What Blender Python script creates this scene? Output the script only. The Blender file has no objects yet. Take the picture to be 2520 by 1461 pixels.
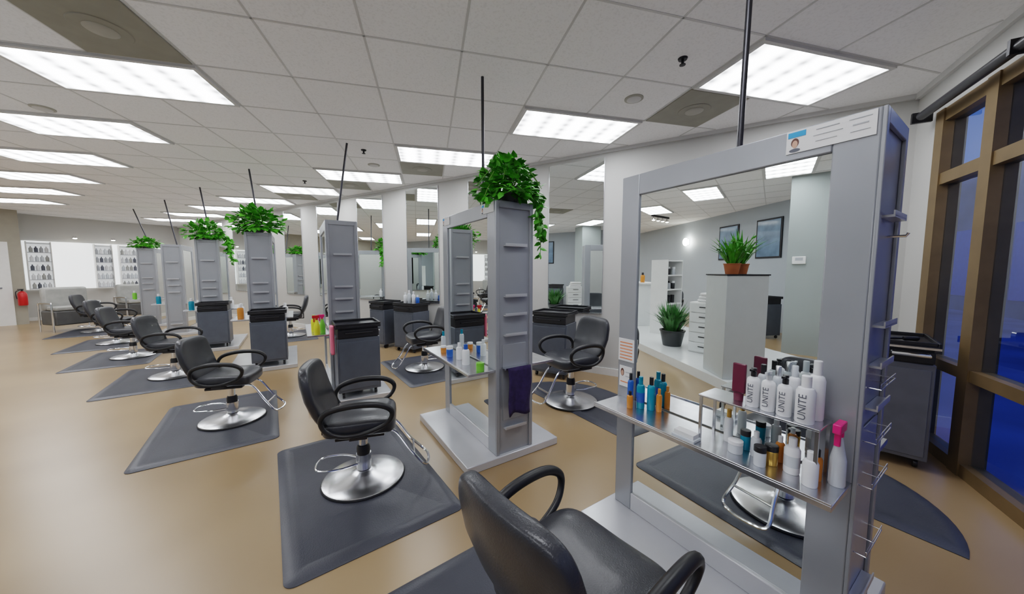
import bpy, bmesh, math, random
from mathutils import Vector, Matrix
random.seed(7)
S=bpy.context.scene; C=S.collection
PI=math.pi; rad=math.radians
H=1.45; HC=3.05; PITCH=rad(4.53); FPX=820.0
cp,sp=math.cos(PITCH),math.sin(PITCH)
def F(X,Y): return (0.8660*X-0.5*Y, 0.5*X+0.8660*Y)      # survey frame -> room frame
def ray(px,py):
    dx=(px-1260)/FPX; dz=-(py-730)/FPX
    return dx, cp+sp*dz, -sp+cp*dz
def P(px,py,z=0.0):
    dx,f,dz=ray(px,py); t=(z-H)/dz
    x,y=F(dx*t,f*t); return Vector((x,y,z))
# ---------------------------------------------------------------- materials
def mat(name,col,rough=.5,metal=0.,noise=0.,nscale=8.,bump=0.,bscale=60.,coat=0.,emis=None,estr=0.,alpha=None,trans=0.):
    m=bpy.data.materials.new(name); m.use_nodes=True; nt=m.node_tree; b=nt.nodes['Principled BSDF']
    b.inputs['Base Color'].default_value=(*col,1); b.inputs['Roughness'].default_value=rough; b.inputs['Metallic'].default_value=metal
    if coat: b.inputs['Coat Weight'].default_value=coat; b.inputs['Coat Roughness'].default_value=.12
    if trans: b.inputs['Transmission Weight'].default_value=trans
    if emis: b.inputs['Emission Color'].default_value=(*emis,1); b.inputs['Emission Strength'].default_value=estr
    tc=nt.nodes.new('ShaderNodeTexCoord')
    if noise>0:
        n=nt.nodes.new('ShaderNodeTexNoise'); n.inputs['Scale'].default_value=nscale; n.inputs['Detail'].default_value=3
        nt.links.new(tc.outputs['Object'],n.inputs['Vector'])
        r=nt.nodes.new('ShaderNodeMapRange'); r.inputs['From Min'].default_value=.3; r.inputs['From Max'].default_value=.7
        r.inputs['To Min'].default_value=1-noise; r.inputs['To Max'].default_value=1+noise
        nt.links.new(n.outputs['Fac'],r.inputs['Value'])
        mx=nt.nodes.new('ShaderNodeVectorMath'); mx.operation='SCALE'; mx.inputs[0].default_value=col
        nt.links.new(r.outputs['Result'],mx.inputs['Scale']); nt.links.new(mx.outputs['Vector'],b.inputs['Base Color'])
    if bump>0:
        n=nt.nodes.new('ShaderNodeTexNoise'); n.inputs['Scale'].default_value=bscale; n.inputs['Detail'].default_value=2
        nt.links.new(tc.outputs['Object'],n.inputs['Vector'])
        bp=nt.nodes.new('ShaderNodeBump'); bp.inputs['Strength'].default_value=bump; bp.inputs['Distance'].default_value=.004
        nt.links.new(n.outputs['Fac'],bp.inputs['Height']); nt.links.new(bp.outputs['Normal'],b.inputs['Normal'])
    return m
M={}
M['leather']=mat('black_leather',(.034,.036,.044),.34,noise=.15,bump=.25,bscale=180,coat=.15)
M['rubber']=mat('black_rubber',(.02,.02,.022),.4,noise=.1)
M['mat']=mat('mat_rubber',(.062,.066,.083),.38,noise=.12,nscale=3,bump=.3,bscale=150)
M['chrome']=mat('chrome',(.82,.83,.85),.15,1.,noise=.03)
M['brushed']=mat('brushed_chrome',(.86,.87,.90),.27,1.,noise=.05,nscale=12)
M['steel']=mat('brushed_steel',(.66,.67,.70),.25,1.,noise=.08,nscale=20)
M['silver']=mat('silver_paint',(.36,.375,.405),.27,.25,noise=.03,nscale=4)
M['silver_base']=mat('silver_base_paint',(.61,.62,.645),.22,.3,noise=.04,nscale=4)
M['mirror']=mat('mirror_glass',(.88,.92,.91),.0,1.)
M['cart']=mat('cart_grey',(.10,.115,.145),.4,noise=.08)
M['cartl']=mat('cart_light_grey',(.16,.165,.19),.4,noise=.08)
M['black']=mat('black_plastic',(.02,.02,.024),.35,noise=.1)
M['wall']=mat('wall_paint',(.56,.555,.535),.75,noise=.03,nscale=1.2,bump=.1,bscale=90)
M['wallgrey']=mat('wall_grey_paint',(.42,.46,.50),.6,noise=.03,nscale=1.2)
M['pillar']=mat('pillar_grey_paint',(.36,.40,.39),.7,noise=.03,nscale=1.2)
M['pedestal']=mat('pedestal_paint',(.54,.57,.57),.4,noise=.02)
M['beige']=mat('beige_paint',(.38,.355,.295),.75,noise=.03)
M['white']=mat('white_paint',(.82,.82,.81),.4,noise=.02)
M['gloss']=mat('white_gloss',(.80,.82,.82),.15,noise=.02)
M['tbar']=mat('grid_bar',(.58,.575,.565),.5,noise=.03,emis=(.9,.9,.9),estr=.015)  # faint glow put into the bar colour, along with the ceiling tile fill
M['bronze']=mat('bronze_frame',(.20,.135,.065),.42,.2,noise=.12,nscale=5)
M['taupe']=mat('vent_taupe',(.32,.31,.26),.6,noise=.05)
M['taupe2']=mat('vent_core',(.42,.41,.36),.6,noise=.05)
M['leaf']=mat('leaf_green',(.075,.36,.02),.42,noise=.5,nscale=14)
M['leafd']=mat('leaf_dark',(.06,.2,.05),.45,noise=.4,nscale=14)
M['stem']=mat('stem_green',(.12,.25,.04),.6,noise=.2)
M['terra']=mat('terracotta',(.38,.12,.04),.6,noise=.15)
M['pot']=mat('dark_pot',(.05,.055,.06),.45,noise=.1)
M['teal']=mat('teal_plastic',(.0,.25,.38),.25,noise=.08)
M['blue']=mat('blue_plastic',(.02,.12,.5),.25,noise=.08)
M['amber']=mat('amber_plastic',(.62,.22,.03),.25,noise=.1)
M['gold']=mat('gold_cap',(.7,.42,.1),.25,.7,noise=.05)
M['wbot']=mat('white_bottle',(.83,.84,.86),.25,noise=.02)
M['clear']=mat('clear_bottle',(.62,.66,.70),.12,noise=.04,coat=.4)
M['maroon']=mat('maroon_tube',(.14,.02,.05),.3,noise=.08)
M['pink']=mat('hot_pink',(.85,.03,.22),.35,noise=.06)
M['pinks']=mat('soft_pink',(.85,.2,.3),.7,noise=.08)
M['yellow']=mat('yellow_plastic',(.78,.75,.04),.35,noise=.06)
M['lime']=mat('lime_plastic',(.2,.6,.05),.35,noise=.06)
M['purple']=mat('purple_cloth',(.035,.022,.085),.9,noise=.2,nscale=30,bump=.5,bscale=200)
M['red']=mat('red_enamel',(.6,.02,.02),.3,noise=.06)
M['paper']=mat('paper',(.8,.8,.8),.6,noise=.02)
M['ink']=mat('ink',(.12,.13,.16),.6,noise=.02)
M['inkg']=mat('ink_grey',(.45,.47,.5),.6,noise=.02)
M['inko']=mat('ink_orange',(.85,.3,.15),.6,noise=.02)
M['inkb']=mat('ink_blue',(.05,.35,.75),.6,noise=.02)
M['skin']=mat('portrait_skin',(.62,.38,.28),.6,noise=.05)
M['hairp']=mat('portrait_hair',(.12,.05,.04),.6,noise=.05)
M['sofa']=mat('sofa_grey',(.11,.11,.11),.5,noise=.1)
M['sofal']=mat('sofa_light',(.42,.42,.40),.5,noise=.1)
M['pic']=mat('picture_glass',(.16,.25,.36),.12,noise=.3,nscale=3)
M['dark']=mat('dark_metal',(.03,.03,.035),.4,.5,noise=.1)
M['rodm']=mat('rod_metal',(.07,.07,.08),.35,.7,noise=.05)
M['asphalt']=mat('asphalt',(.10,.16,.36),.6,noise=.4,nscale=.6)
M['night']=mat('night_facade',(.12,.15,.26),.6,noise=.5,nscale=.5)
M['backlit']=mat('backlit_panel',(.85,.86,.86),.4,noise=.01,emis=(.95,.98,1),estr=.65)
M['shelfback']=mat('shelf_back',(.7,.7,.68),.5,noise=.02,emis=(.95,.98,1),estr=.3)
M['bulb']=mat('spot_bulb',(1,1,1),.4,noise=.01,emis=(1,.95,.85),estr=22)
def floor_mat():
    m=bpy.data.materials.new('stained_concrete'); m.use_nodes=True; nt=m.node_tree; b=nt.nodes['Principled BSDF']; L=nt.links.new
    tc=nt.nodes.new('ShaderNodeTexCoord'); n=nt.nodes.new('ShaderNodeTexNoise'); n.inputs['Scale'].default_value=.8; n.inputs['Detail'].default_value=2; n.inputs['Roughness'].default_value=.45
    L(tc.outputs['Object'],n.inputs['Vector'])
    cr=nt.nodes.new('ShaderNodeValToRGB'); cr.color_ramp.interpolation='EASE'; e=cr.color_ramp.elements
    e[0].position=.2; e[0].color=(.285,.185,.088,1); e[1].position=.8; e[1].color=(.415,.29,.16,1)
    L(n.outputs['Fac'],cr.inputs['Fac']); L(cr.outputs['Color'],b.inputs['Base Color'])
    b.inputs['Roughness'].default_value=.29
    b.inputs['Specular IOR Level'].default_value=.85
    return m
M['floor']=floor_mat()
def ceil_mat():
    m=bpy.data.materials.new('ceiling_tile'); m.use_nodes=True; nt=m.node_tree; b=nt.nodes['Principled BSDF']; L=nt.links.new
    tc=nt.nodes.new('ShaderNodeTexCoord'); n=nt.nodes.new('ShaderNodeTexNoise'); n.inputs['Scale'].default_value=70; n.inputs['Detail'].default_value=3
    L(tc.outputs['Object'],n.inputs['Vector'])
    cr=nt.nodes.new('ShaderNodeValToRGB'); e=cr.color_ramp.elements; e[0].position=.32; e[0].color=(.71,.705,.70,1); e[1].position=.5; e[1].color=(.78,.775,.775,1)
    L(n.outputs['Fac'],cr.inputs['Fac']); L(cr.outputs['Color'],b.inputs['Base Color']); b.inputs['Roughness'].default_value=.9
    L(cr.outputs['Color'],b.inputs['Emission Color']); b.inputs['Emission Strength'].default_value=.05  # slight self-glow added as fill to brighten the tiles, not a lamp
    return m
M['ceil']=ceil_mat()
def light_mat():
    m=bpy.data.materials.new('light_diffuser'); m.use_nodes=True; nt=m.node_tree; b=nt.nodes['Principled BSDF']; L=nt.links.new
    tc=nt.nodes.new('ShaderNodeTexCoord'); sx=nt.nodes.new('ShaderNodeSeparateXYZ'); L(tc.outputs['Object'],sx.inputs[0])
    def wv(out,freq):
        a=nt.nodes.new('ShaderNodeMath'); a.operation='MULTIPLY'; a.inputs[1].default_value=freq*2*PI; L(out,a.inputs[0])
        c=nt.nodes.new('ShaderNodeMath'); c.operation='COSINE'; L(a.outputs[0],c.inputs[0]); return c.outputs[0]
    a=wv(sx.outputs['X'],4.2); c=wv(sx.outputs['Y'],8.0)
    s=nt.nodes.new('ShaderNodeMath'); s.operation='ADD'; L(a,s.inputs[0])
    k=nt.nodes.new('ShaderNodeMath'); k.operation='MULTIPLY'; k.inputs[1].default_value=.2; L(c,k.inputs[0]); L(k.outputs[0],s.inputs[1])
    mr=nt.nodes.new('ShaderNodeMapRange'); mr.inputs['From Min'].default_value=-1.2; mr.inputs['From Max'].default_value=.4; mr.inputs['To Min'].default_value=.75; mr.inputs['To Max'].default_value=8.8
    L(s.outputs[0],mr.inputs['Value']); L(mr.outputs['Result'],b.inputs['Emission Strength'])
    b.inputs['Emission Color'].default_value=(.93,.955,1,1); b.inputs['Base Color'].default_value=(.8,.8,.8,1)
    return m
M['light']=light_mat()
def glass_mat():
    m=bpy.data.materials.new('window_glass'); m.use_nodes=True; nt=m.node_tree; L=nt.links.new
    for n in list(nt.nodes):
        if n.type=='BSDF_PRINCIPLED': nt.nodes.remove(n)
    o=[n for n in nt.nodes if n.type=='OUTPUT_MATERIAL'][0]
    t=nt.nodes.new('ShaderNodeBsdfTransparent'); t.inputs[0].default_value=(.8,.88,1,1)
    g=nt.nodes.new('ShaderNodeBsdfGlossy'); g.inputs['Roughness'].default_value=.01; g.inputs[0].default_value=(.9,.94,1,1)
    fr=nt.nodes.new('ShaderNodeLayerWeight'); fr.inputs[0].default_value=.66
    ge=nt.nodes.new('ShaderNodeNewGeometry'); iv=nt.nodes.new('ShaderNodeMath'); iv.operation='SUBTRACT'; iv.inputs[0].default_value=1; L(ge.outputs['Backfacing'],iv.inputs[1])
    mu=nt.nodes.new('ShaderNodeMath'); mu.operation='MULTIPLY'; L(fr.outputs['Fresnel'],mu.inputs[0]); L(iv.outputs[0],mu.inputs[1])
    mx=nt.nodes.new('ShaderNodeMixShader'); L(mu.outputs[0],mx.inputs[0]); L(t.outputs[0],mx.inputs[1]); L(g.outputs[0],mx.inputs[2]); L(mx.outputs[0],o.inputs[0])
    return m
M['glass']=glass_mat()
# ---------------------------------------------------------------- mesh builder
class MB:
    def __init__(s): s.v=[]; s.f=[]
    def add(s,v,f):
        o=len(s.v); s.v+= [tuple(x) for x in v]; s.f+=[tuple(i+o for i in q) for q in f]; return s
    def box(s,x0,x1,y0,y1,z0,z1,T=None):
        v=[Vector((x,y,z)) for z in (z0,z1) for (x,y) in ((x0,y0),(x1,y0),(x1,y1),(x0,y1))]
        if T: v=[T@p for p in v]
        return s.add(v,[(3,2,1,0),(4,5,6,7),(0,1,5,4),(1,2,6,5),(2,3,7,6),(3,0,4,7)])
    def lathe(s,prof,c=(0,0,0),n=24,T=None):
        v=[];f=[]
        for r,z in prof:
            for k in range(n):
                a=2*PI*k/n; p=Vector((c[0]+r*math.cos(a),c[1]+r*math.sin(a),c[2]+z)); v.append(T@p if T else p)
        m=len(prof)
        for i in range(m-1):
            for k in range(n):
                k2=(k+1)%n; f.append((i*n+k,i*n+k2,(i+1)*n+k2,(i+1)*n+k))
        f.append(tuple(reversed(range(n)))); f.append(tuple((m-1)*n+k for k in range(n)))
        return s.add(v,f)
    def tube(s,pts,r,n=8,closed=False):
        pts=[Vector(p) for p in pts]; m=len(pts); v=[];f=[]; up=None
        for i in range(m):
            a=pts[(i-1)%m] if (closed or i>0) else pts[i]; b=pts[(i+1)%m] if (closed or i<m-1) else pts[i]
            t=(b-a).normalized()
            if up is None: up=Vector((0,0,1)) if abs(t.z)<.9 else Vector((1,0,0))
            x=t.cross(up).normalized(); up=x.cross(t).normalized()
            rr=r[i] if isinstance(r,(list,tuple)) else r
            for k in range(n):
                q=2*PI*k/n; v.append(pts[i]+x*rr*math.cos(q)+up*rr*math.sin(q))
        for i in range(m if closed else m-1):
            j=(i+1)%m
            for k in range(n):
                k2=(k+1)%n; f.append((i*n+k,i*n+k2,j*n+k2,j*n+k))
        if not closed: f.append(tuple(reversed(range(n)))); f.append(tuple((m-1)*n+k for k in range(n)))
        return s.add(v,f)
    def sellip(s,a,b,c,e1=.4,e2=.4,nu=32,nv=16,fn=None):
        v=[];f=[]
        def pw(x,e): return math.copysign(abs(x)**e,x)
        for i in range(1,nv):
            ph=-PI/2+PI*i/nv
            for k in range(nu):
                th=2*PI*k/nu
                v.append(Vector((a*pw(math.cos(ph),e1)*pw(math.cos(th),e2),b*pw(math.cos(ph),e1)*pw(math.sin(th),e2),c*pw(math.sin(ph),e1))))
        v.append(Vector((0,0,-c))); v.append(Vector((0,0,c))); m=nv-1
        for i in range(m-1):
            for k in range(nu):
                k2=(k+1)%nu; f.append((i*nu+k,i*nu+k2,(i+1)*nu+k2,(i+1)*nu+k))
        bt=len(v)-2; tp=len(v)-1
        for k in range(nu):
            k2=(k+1)%nu; f.append((bt,k2,k)); f.append((tp,(m-1)*nu+k,(m-1)*nu+k2))
        if fn: v=[fn(p) for p in v]
        return s.add(v,f)
    def rings(s,rings):
        n=len(rings[0]); v=[p for r in rings for p in r]; f=[]
        for i in range(len(rings)-1):
            for k in range(n):
                k2=(k+1)%n; f.append((i*n+k,i*n+k2,(i+1)*n+k2,(i+1)*n+k))
        f.append(tuple(reversed(range(n)))); f.append(tuple((len(rings)-1)*n+k for k in range(n)))
        return s.add(v,f)
    def build(s,name,m,parent=None,bevel=0,smooth=True,**kw):
        me=bpy.data.meshes.new(name); me.from_pydata(s.v,[],s.f); me.update()
        me.materials.append(M[m] if isinstance(m,str) else m)
        if smooth:
            me.polygons.foreach_set('use_smooth',[True]*len(me.polygons)); me.set_sharp_from_angle(angle=rad(38))
        o=bpy.data.objects.new(name,me); C.objects.link(o)
        if parent: o.parent=parent
        if bevel:
            bv=o.modifiers.new('bevel','BEVEL'); bv.width=bevel; bv.segments=2; bv.limit_method='ANGLE'
        for k,x in kw.items(): o[k]=x
        return o
def spline(ctrl,n=6,closed=True):
    ctrl=[Vector(c) for c in ctrl]; m=len(ctrl); out=[]
    for i in range(m if closed else m-1):
        g=lambda j: ctrl[j%m] if closed else ctrl[max(0,min(m-1,j))]
        p0,p1,p2,p3=g(i-1),g(i),g(i+1),g(i+2)
        for k in range(n):
            t=k/n; out.append(.5*((2*p1)+(p2-p0)*t+(2*p0-5*p1+4*p2-p3)*t*t+(3*p1-p0-3*p2+p3)*t**3))
    if not closed: out.append(ctrl[-1])
    return out
def thing(name,label,cat,loc=(0,0,0),rz=0,group=None):
    o=bpy.data.objects.new(name,None); C.objects.link(o); o.location=loc; o.rotation_euler=(0,0,rz); o.empty_display_size=.1
    o['label']=label; o['category']=cat
    if group: o['group']=group
    return o
def dup(root,loc,rz,label=None,group=None):
    r=root.copy(); C.objects.link(r); r.location=loc; r.rotation_euler=(0,0,rz)
    if label: r['label']=label
    if group: r['group']=group
    for ch in list(root.children):
        c=ch.copy(); C.objects.link(c); c.parent=r
        for g in ch.children:
            d=g.copy(); C.objects.link(d); d.parent=c
    return r
def struct(name,mb,m,**kw): 
    o=mb.build(name,m,smooth=False); o['kind']='structure'
    return o
def textmesh(name,txt,size,m,parent,T):
    cu=bpy.data.curves.new(name,'FONT'); cu.body=txt; cu.size=size; cu.align_x='CENTER'; cu.align_y='CENTER'; cu.extrude=.0003
    t=bpy.data.objects.new(name,cu); C.objects.link(t); bpy.context.view_layer.update()
    me=bpy.data.meshes.new_from_object(t); bpy.data.objects.remove(t)
    me.materials.clear(); me.materials.append(M[m]); me.transform(T)
    o=bpy.data.objects.new(name,me); C.objects.link(o); o.parent=parent; return o
# ---------------------------------------------------------------- room shell
XL,XR,YB,YF=-16.8,1.63,4.6,-4.2
struct('floor',MB().box(XL-.1,XR+.02,YF-.1,YB+.1,-.1,0),'floor')
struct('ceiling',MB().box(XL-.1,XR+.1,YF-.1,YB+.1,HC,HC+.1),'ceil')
struct('wall_back',MB().box(XL-.1,XR+.1,YB,YB+.12,0,HC),'wall')
struct('wall_front',MB().box(XL-.1,XR+.1,YF-.12,YF,0,HC),'wallgrey')
struct('wall_left',MB().box(XL-.12,XL,YF,YB,0,HC),'wall')
struct('wall_entry',MB().box(XL,-15.9,YF,1.22,0,HC),'beige')
struct('wall_right',MB().box(XR,XR+.12,4.22,YB,0,HC).box(XR,XR+.12,YF,4.22,2.74,HC),'wall')
struct('baseboard_back',MB().box(XL,XR,YB-.015,YB,0,.1),'white')
struct('baseboard_left',MB().box(XL,XL+.015,1.22,YB-.015,0,.1),'white')
struct('trim_1',MB().box(XR-.03,XR,YF,YB-.015,HC-.05,HC).box(XL,XR-.03,YB-.03,YB,HC-.04,HC),'tbar')
struct('ground',MB().box(XR+.12,30,-20,70,-.25,-.15),'asphalt')
PT=Matrix.Translation((-3.61,-2.75,0))@Matrix.Rotation(rad(45.8),4,'Z')
struct('wall_pillar',MB().box(-.6,0,-.40,.33,0,HC,PT),'pillar')
# ceiling grid
o0=Vector(F(1.735,2.41)); e1=Vector(F(.970,.242)); e2=Vector(F(-.242,.970)); TS=.6667
def G(i,j): 
    p=o0+e1*TS*i+e2*TS*j; return p
g=MB()
def clip(p,d):
    t0,t1=-60,60
    for a,lo,hi in ((0,XL+.02,XR-.04),(1,YF+.02,YB-.04)):
        ta,tb=(lo-p[a])/d[a],(hi-p[a])/d[a]
        if ta>tb: ta,tb=tb,ta
        t0=max(t0,ta); t1=min(t1,tb)
    return t0,t1
for k in range(-45,46):
    for d,q in ((e2,e1),(e1,e2)):
        p=o0+q*TS*k; t0,t1=clip(p,d)
        if t1-t0>.1:
            a=p+d*t0; b=p+d*t1; w=q*.008
            v=[(a-w).to_3d(),(a+w).to_3d(),(b+w).to_3d(),(b-w).to_3d()]
            v=[Vector((x.x,x.y,HC-.003)) for x in v]+[Vector((x.x,x.y,HC)) for x in v]
            g.add(v,[(0,1,2,3),(0,4,5,1),(1,5,6,2),(2,6,7,3),(3,7,4,0)])
struct('trim_2',g,'tbar')
# ceiling lights
AL=math.atan2(e1.y,e1.x)
lt=thing('ceiling_light','tmp','ceiling light',(0,0,HC),AL)
fr=MB(); W,D_=.655,.322
fr.box(-W,W,-D_,-D_+.03,-.022,-.001).box(-W,W,D_-.03,D_,-.022,-.001).box(-W,-W+.03,-D_+.03,D_-.03,-.022,-.001).box(W-.03,W,-D_+.03,D_-.03,-.022,-.001)
fr.build('frame','tbar',lt,smooth=False)
MB().box(-W+.03,W-.03,-D_+.03,D_-.03,-.016,-.008).build('diffuser','light',lt,smooth=False)
first=True
def place_light(i,j,label,grp=None):
    global first
    c=G(i+1,j+.5)
    if first: lt.location=(c.x,c.y,HC); lt['label']=label; first=False; o=lt
    else: o=dup(lt,(c.x,c.y,HC),AL,label)
    if grp: o['group']=grp
    return o
ords=['first','second','third','fourth','fifth','sixth','seventh','eighth','ninth','tenth']
for k in range(9):
    if k==0: l='large rectangular fluorescent ceiling light with striped louvre, above the nearest mirror station'
    else: l='rectangular ceiling light in the row by the mirrored wall, %s from the window'%ords[k]
    place_light(-2*k,2*k,l)
for k in range(6):
    place_light(-8-2*k,2+2*k,'rectangular ceiling light in the left row over the open floor, %s from the camera'%ords[k])
place_light(-4,-2,'rectangular ceiling light directly above the nearest black chair')
for k in range(9): place_light(-6-2*k,-6+2*k,'rectangular ceiling light over the reception side of the room','ceiling lights over the reception side')
# vents
vt=thing('ceiling_vent','tmp','air vent',(0,0,HC),AL)
MB().box(-.32,.32,-.32,.32,-.012,-.001).build('panel','taupe',vt,bevel=.004)
MB().lathe([(.15,-.0125),(.145,-.017),(.12,-.018)],n=32).build('louvre_ring','taupe',vt)
MB().lathe([(.085,-.019),(.08,-.023),(.02,-.025)]).build('core','taupe2',vt)
vs=[((0,1),'square taupe ceiling vent beside the large striped ceiling light'),((-4,5),'square ceiling vent behind the third ceiling light from the window'),((-6,7),'square ceiling vent behind the fourth ceiling light from the window'),((-8,9),'square ceiling vent behind the fifth ceiling light from the window'),((-7,1),'large square taupe ceiling vent at the upper left corner')]
for n,((i,j),l) in enumerate(vs):
    c=G(i+.5,j+.5)
    if n==0: vt.location=(c.x,c.y,HC); vt['label']=l
    else: dup(vt,(c.x,c.y,HC),AL,l)
# sprinklers, detectors
for n,(px,py,l) in enumerate([(1680,150,'black fire sprinkler head left of the large striped ceiling light'),(895,372,'small black sprinkler head above the third wall light'),(750,447,'tiny black sprinkler head far down the ceiling')]):
    p=P(px,py,HC-.02)
    t=thing('sprinkler',l,'sprinkler',(p.x,p.y,HC))
    MB().lathe([(.035,0),(.03,-.012),(.01,-.014),(.01,-.04),(.004,-.045)]).build('stem','dark',t)
    MB().lathe([(.022,-.045),(.022,-.049),(.005,-.051)]).build('deflector','dark',t)
for n,(px,py,l) in enumerate([(1560,242,'round white ceiling speaker between two big ceiling lights'),(105,265,'round white ceiling disc by the left row of lights'),(920,405,'small round ceiling disc near the vent')]):
    p=P(px,py,HC)
    t=thing('ceiling_speaker',l,'ceiling speaker',(p.x,p.y,HC))
    MB().lathe([(.085,0),(.085,-.006),(.07,-.012)]).build('rim','taupe2',t)
    MB().lathe([(.065,-.012),(.055,-.016),(.01,-.02)]).build('grille','tbar',t)
# ---------------------------------------------------------------- window wall
ys=[4.22,3.64,2.3,1.0,-.3,-1.6,-2.9,-4.15]
for n in range(7):
    y1,y0=ys[n],ys[n+1]; f=MB()
    f.box(XR-.03,XR+.10,y1-.11,y1,0,2.74)
    for z0,z1 in ((0,.09),(.68,.76),(2.14,2.23),(2.64,2.74)): f.box(XR-.02,XR+.09,y0,y1-.11,z0,z1)
    w=f.build('window_%d'%(n+1),'bronze',smooth=False); w['kind']='structure'
    pm=MB()
    for z0,z1 in ((.09,.68),(.76,2.14),(2.23,2.64)): pm.box(XR+.03,XR+.036,y0,y1-.11,z0,z1)
    pm.build('pane','glass',w,smooth=False)
rb=thing('roller_blind','long black roller blind rolled up along the top of the windows','blind',(XR-.12,0,2.73))
MB().tube([(0,-3.9,0),(0,4.2,0)],.032,16).build('roll','black',rb)
for y in (-3.95,-1.2,1.45,3.2,4.25): MB().box(-.04,.08,y-.012,y+.012,-.04,.045).build('bracket','dark',rb)
# neighbouring facade outside
fc=thing('night_building','long dark building beyond the windows at dusk','building',(9,0,-.15))
MB().box(0,4,-15,70,0,5.2).build('facade','night',fc)
for k in range(16): MB().box(-.05,-.001,-8+4*k,-5.8+4*k,.6,3.2).build('window','blue',fc)
# ---------------------------------------------------------------- styling chair
def make_chair():
    t=thing('styling_chair','tmp','chair')
    MB().lathe([(.30,0),(.302,.012),(.288,.020),(.20,.034),(.10,.050),(.066,.064),(.055,.072)],n=48).build('base','brushed',t)
    MB().lathe([(.305,-.004),(.31,.002),(.306,.010),(.29,.012)],n=48).build('base_rim','rubber',t)
    MB().lathe([(.05,.07),(.05,.25),(.042,.27),(.03,.275)]).build('column_sleeve','black',t)
    MB().lathe([(.034,.27),(.034,.40)]).build('piston','chrome',t)
    MB().lathe([(.056,.08),(.058,.12),(.056,.20)]).build('column_collar','chrome',t)
    MB().box(-.17,.17,-.17,.17,.395,.42).box(-.05,.05,-.12,.12,.36,.395).build('seat_plate','black',t,bevel=.006)
    def sf(p):
        q=Vector(p); q.z+=.485
        q.z+= .018*(q.x/.25)**2 - .012*max(0,q.y/.25)**2
        return q
    MB().sellip(.255,.255,.068,.45,.38,40,16,sf).build('seat','leather',t)
    def bf(p):
        x,y,z=p; k=(z+.22)/.44
        w=1-.10*max(0,k-.6)/.4-.12*max(0,.35-k)/.35
        x*=w
        y2=y+.32*x*x*1.6-.235-.13*k-.03*math.sin(k*PI)
        return Vector((x,y2,z+.735))
    MB().sellip(.265,.042,.225,.38,.5,44,20,bf).build('backrest','leather',t)
    MB().box(-.035,.035,-.27,-.10,.40,.415).box(-.035,.035,-.285,-.265,.40,.62).build('back_bracket','black',t,bevel=.004)
    for s in (-1,1):
        c=[(.272*s,-.235,.60),(.29*s,-.19,.67),(.305*s,-.05,.705),(.31*s,.12,.70),(.305*s,.215,.66),(.30*s,.235,.60),(.285*s,.18,.53),(.272*s,.04,.48),(.268*s,-.10,.475),(.268*s,-.20,.52)]
        pts=spline(c,5); rr=[.0165+.007*max(0,(p.z-.6)/.12) for p in pts]
        MB().tube(pts,rr,10,True).build('armrest','rubber',t)
        MB().box(min(.20*s,.275*s),max(.20*s,.275*s),-.06,.06,.435,.465).build('arm_bracket','black',t,bevel=.004)
    fp=spline([(-.10,.10,.41),(-.10,.24,.395),(-.11,.36,.22),(-.13,.46,.10),(-.06,.50,.085),(.06,.50,.085),(.13,.46,.10),(.11,.36,.22),(.10,.24,.395),(.10,.10,.41)],5,False)
    f=MB().tube(fp,.0105,8).build('footrest','chrome',t)
    MB().tube([(-.115,.385,.19),(.115,.385,.19)],.008,8).build('crossbar','chrome',f)
    lp=spline([(.05,-.04,.14),(.11,-.16,.15),(.10,-.30,.155),(.0,-.335,.16),(-.10,-.30,.155),(-.11,-.16,.15),(-.05,-.04,.14)],5,False)
    MB().tube(lp,.0075,8).build('pump_lever','chrome',t)
    return t
def roundrect(w,d,r,n=6):
    out=[]
    for cx,cy,a0 in ((w-r,d-r,0),(-w+r,d-r,90),(-w+r,-d+r,180),(w-r,-d+r,270)):
        for k in range(n+1):
            a=rad(a0+90*k/n); out.append((cx+r*math.cos(a),cy+r*math.sin(a)))
    return out
def mat_mesh_rect():
    m=MB(); rs=[]
    for ins,z in ((0,0.0005),(0,.004),(.03,.018),(.075,.018),(.095,.009)):
        rs.append([(x,y,z) for x,y in roundrect(.46-ins,.725-ins,max(.05-ins,.012))])
    return m.rings(rs)
def mat_mesh_d():
    m=MB(); rs=[]
    for ins,z in ((0,0.0005),(0,.004),(.03,.018),(.075,.018),(.095,.009)):
        r=.80-ins; a0=math.asin(ins/r) ; pts=[]
        for k in range(33):
            a=-PI/2+a0+(PI-2*a0)*k/32; pts.append((r*math.cos(a),r*math.sin(a),z))
        rs.append(pts)
    return m.rings(rs)
def azr(az): # facing azimuth in survey frame -> rotz so that local +y points there (room frame)
    return rad(30-az)
chair0=None
cl=[((.22,1.0),50,.90,'nearest black leather styling chair, seen from behind at the bottom of the photo'),
((-1.035,2.23),72,.87,'black leather styling chair with looped arms on the large mat in the foreground'),
((-2.72,3.15),73,.85,'third black styling chair in the left row, turned to the station with the pink towel'),
((-4.66,4.52),70,.87,'fourth black styling chair in the left row, on the mat before the taller plant cabinet'),
((-6.38,5.53),64,.88,'fifth black styling chair in the left row'),
((-7.93,6.6),62,.9,'sixth black styling chair in the left row'),
((-9.85,7.86),60,.92,'farthest black styling chair in the left row, near the grey sofas'),
((.65,3.60),-118,.95,'black styling chair on the half-round mat right of the second station'),
((-1.3,4.87),-123,.92,'black styling chair by the mirrored wall, seen left of the second station'),
((-4.9,7.30),-123,.92,'small far black styling chair by the mirrored wall between two towers')]
matR=mat_mesh_rect().build('floor_mat','mat'); matR['category']='floor mat'
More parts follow.
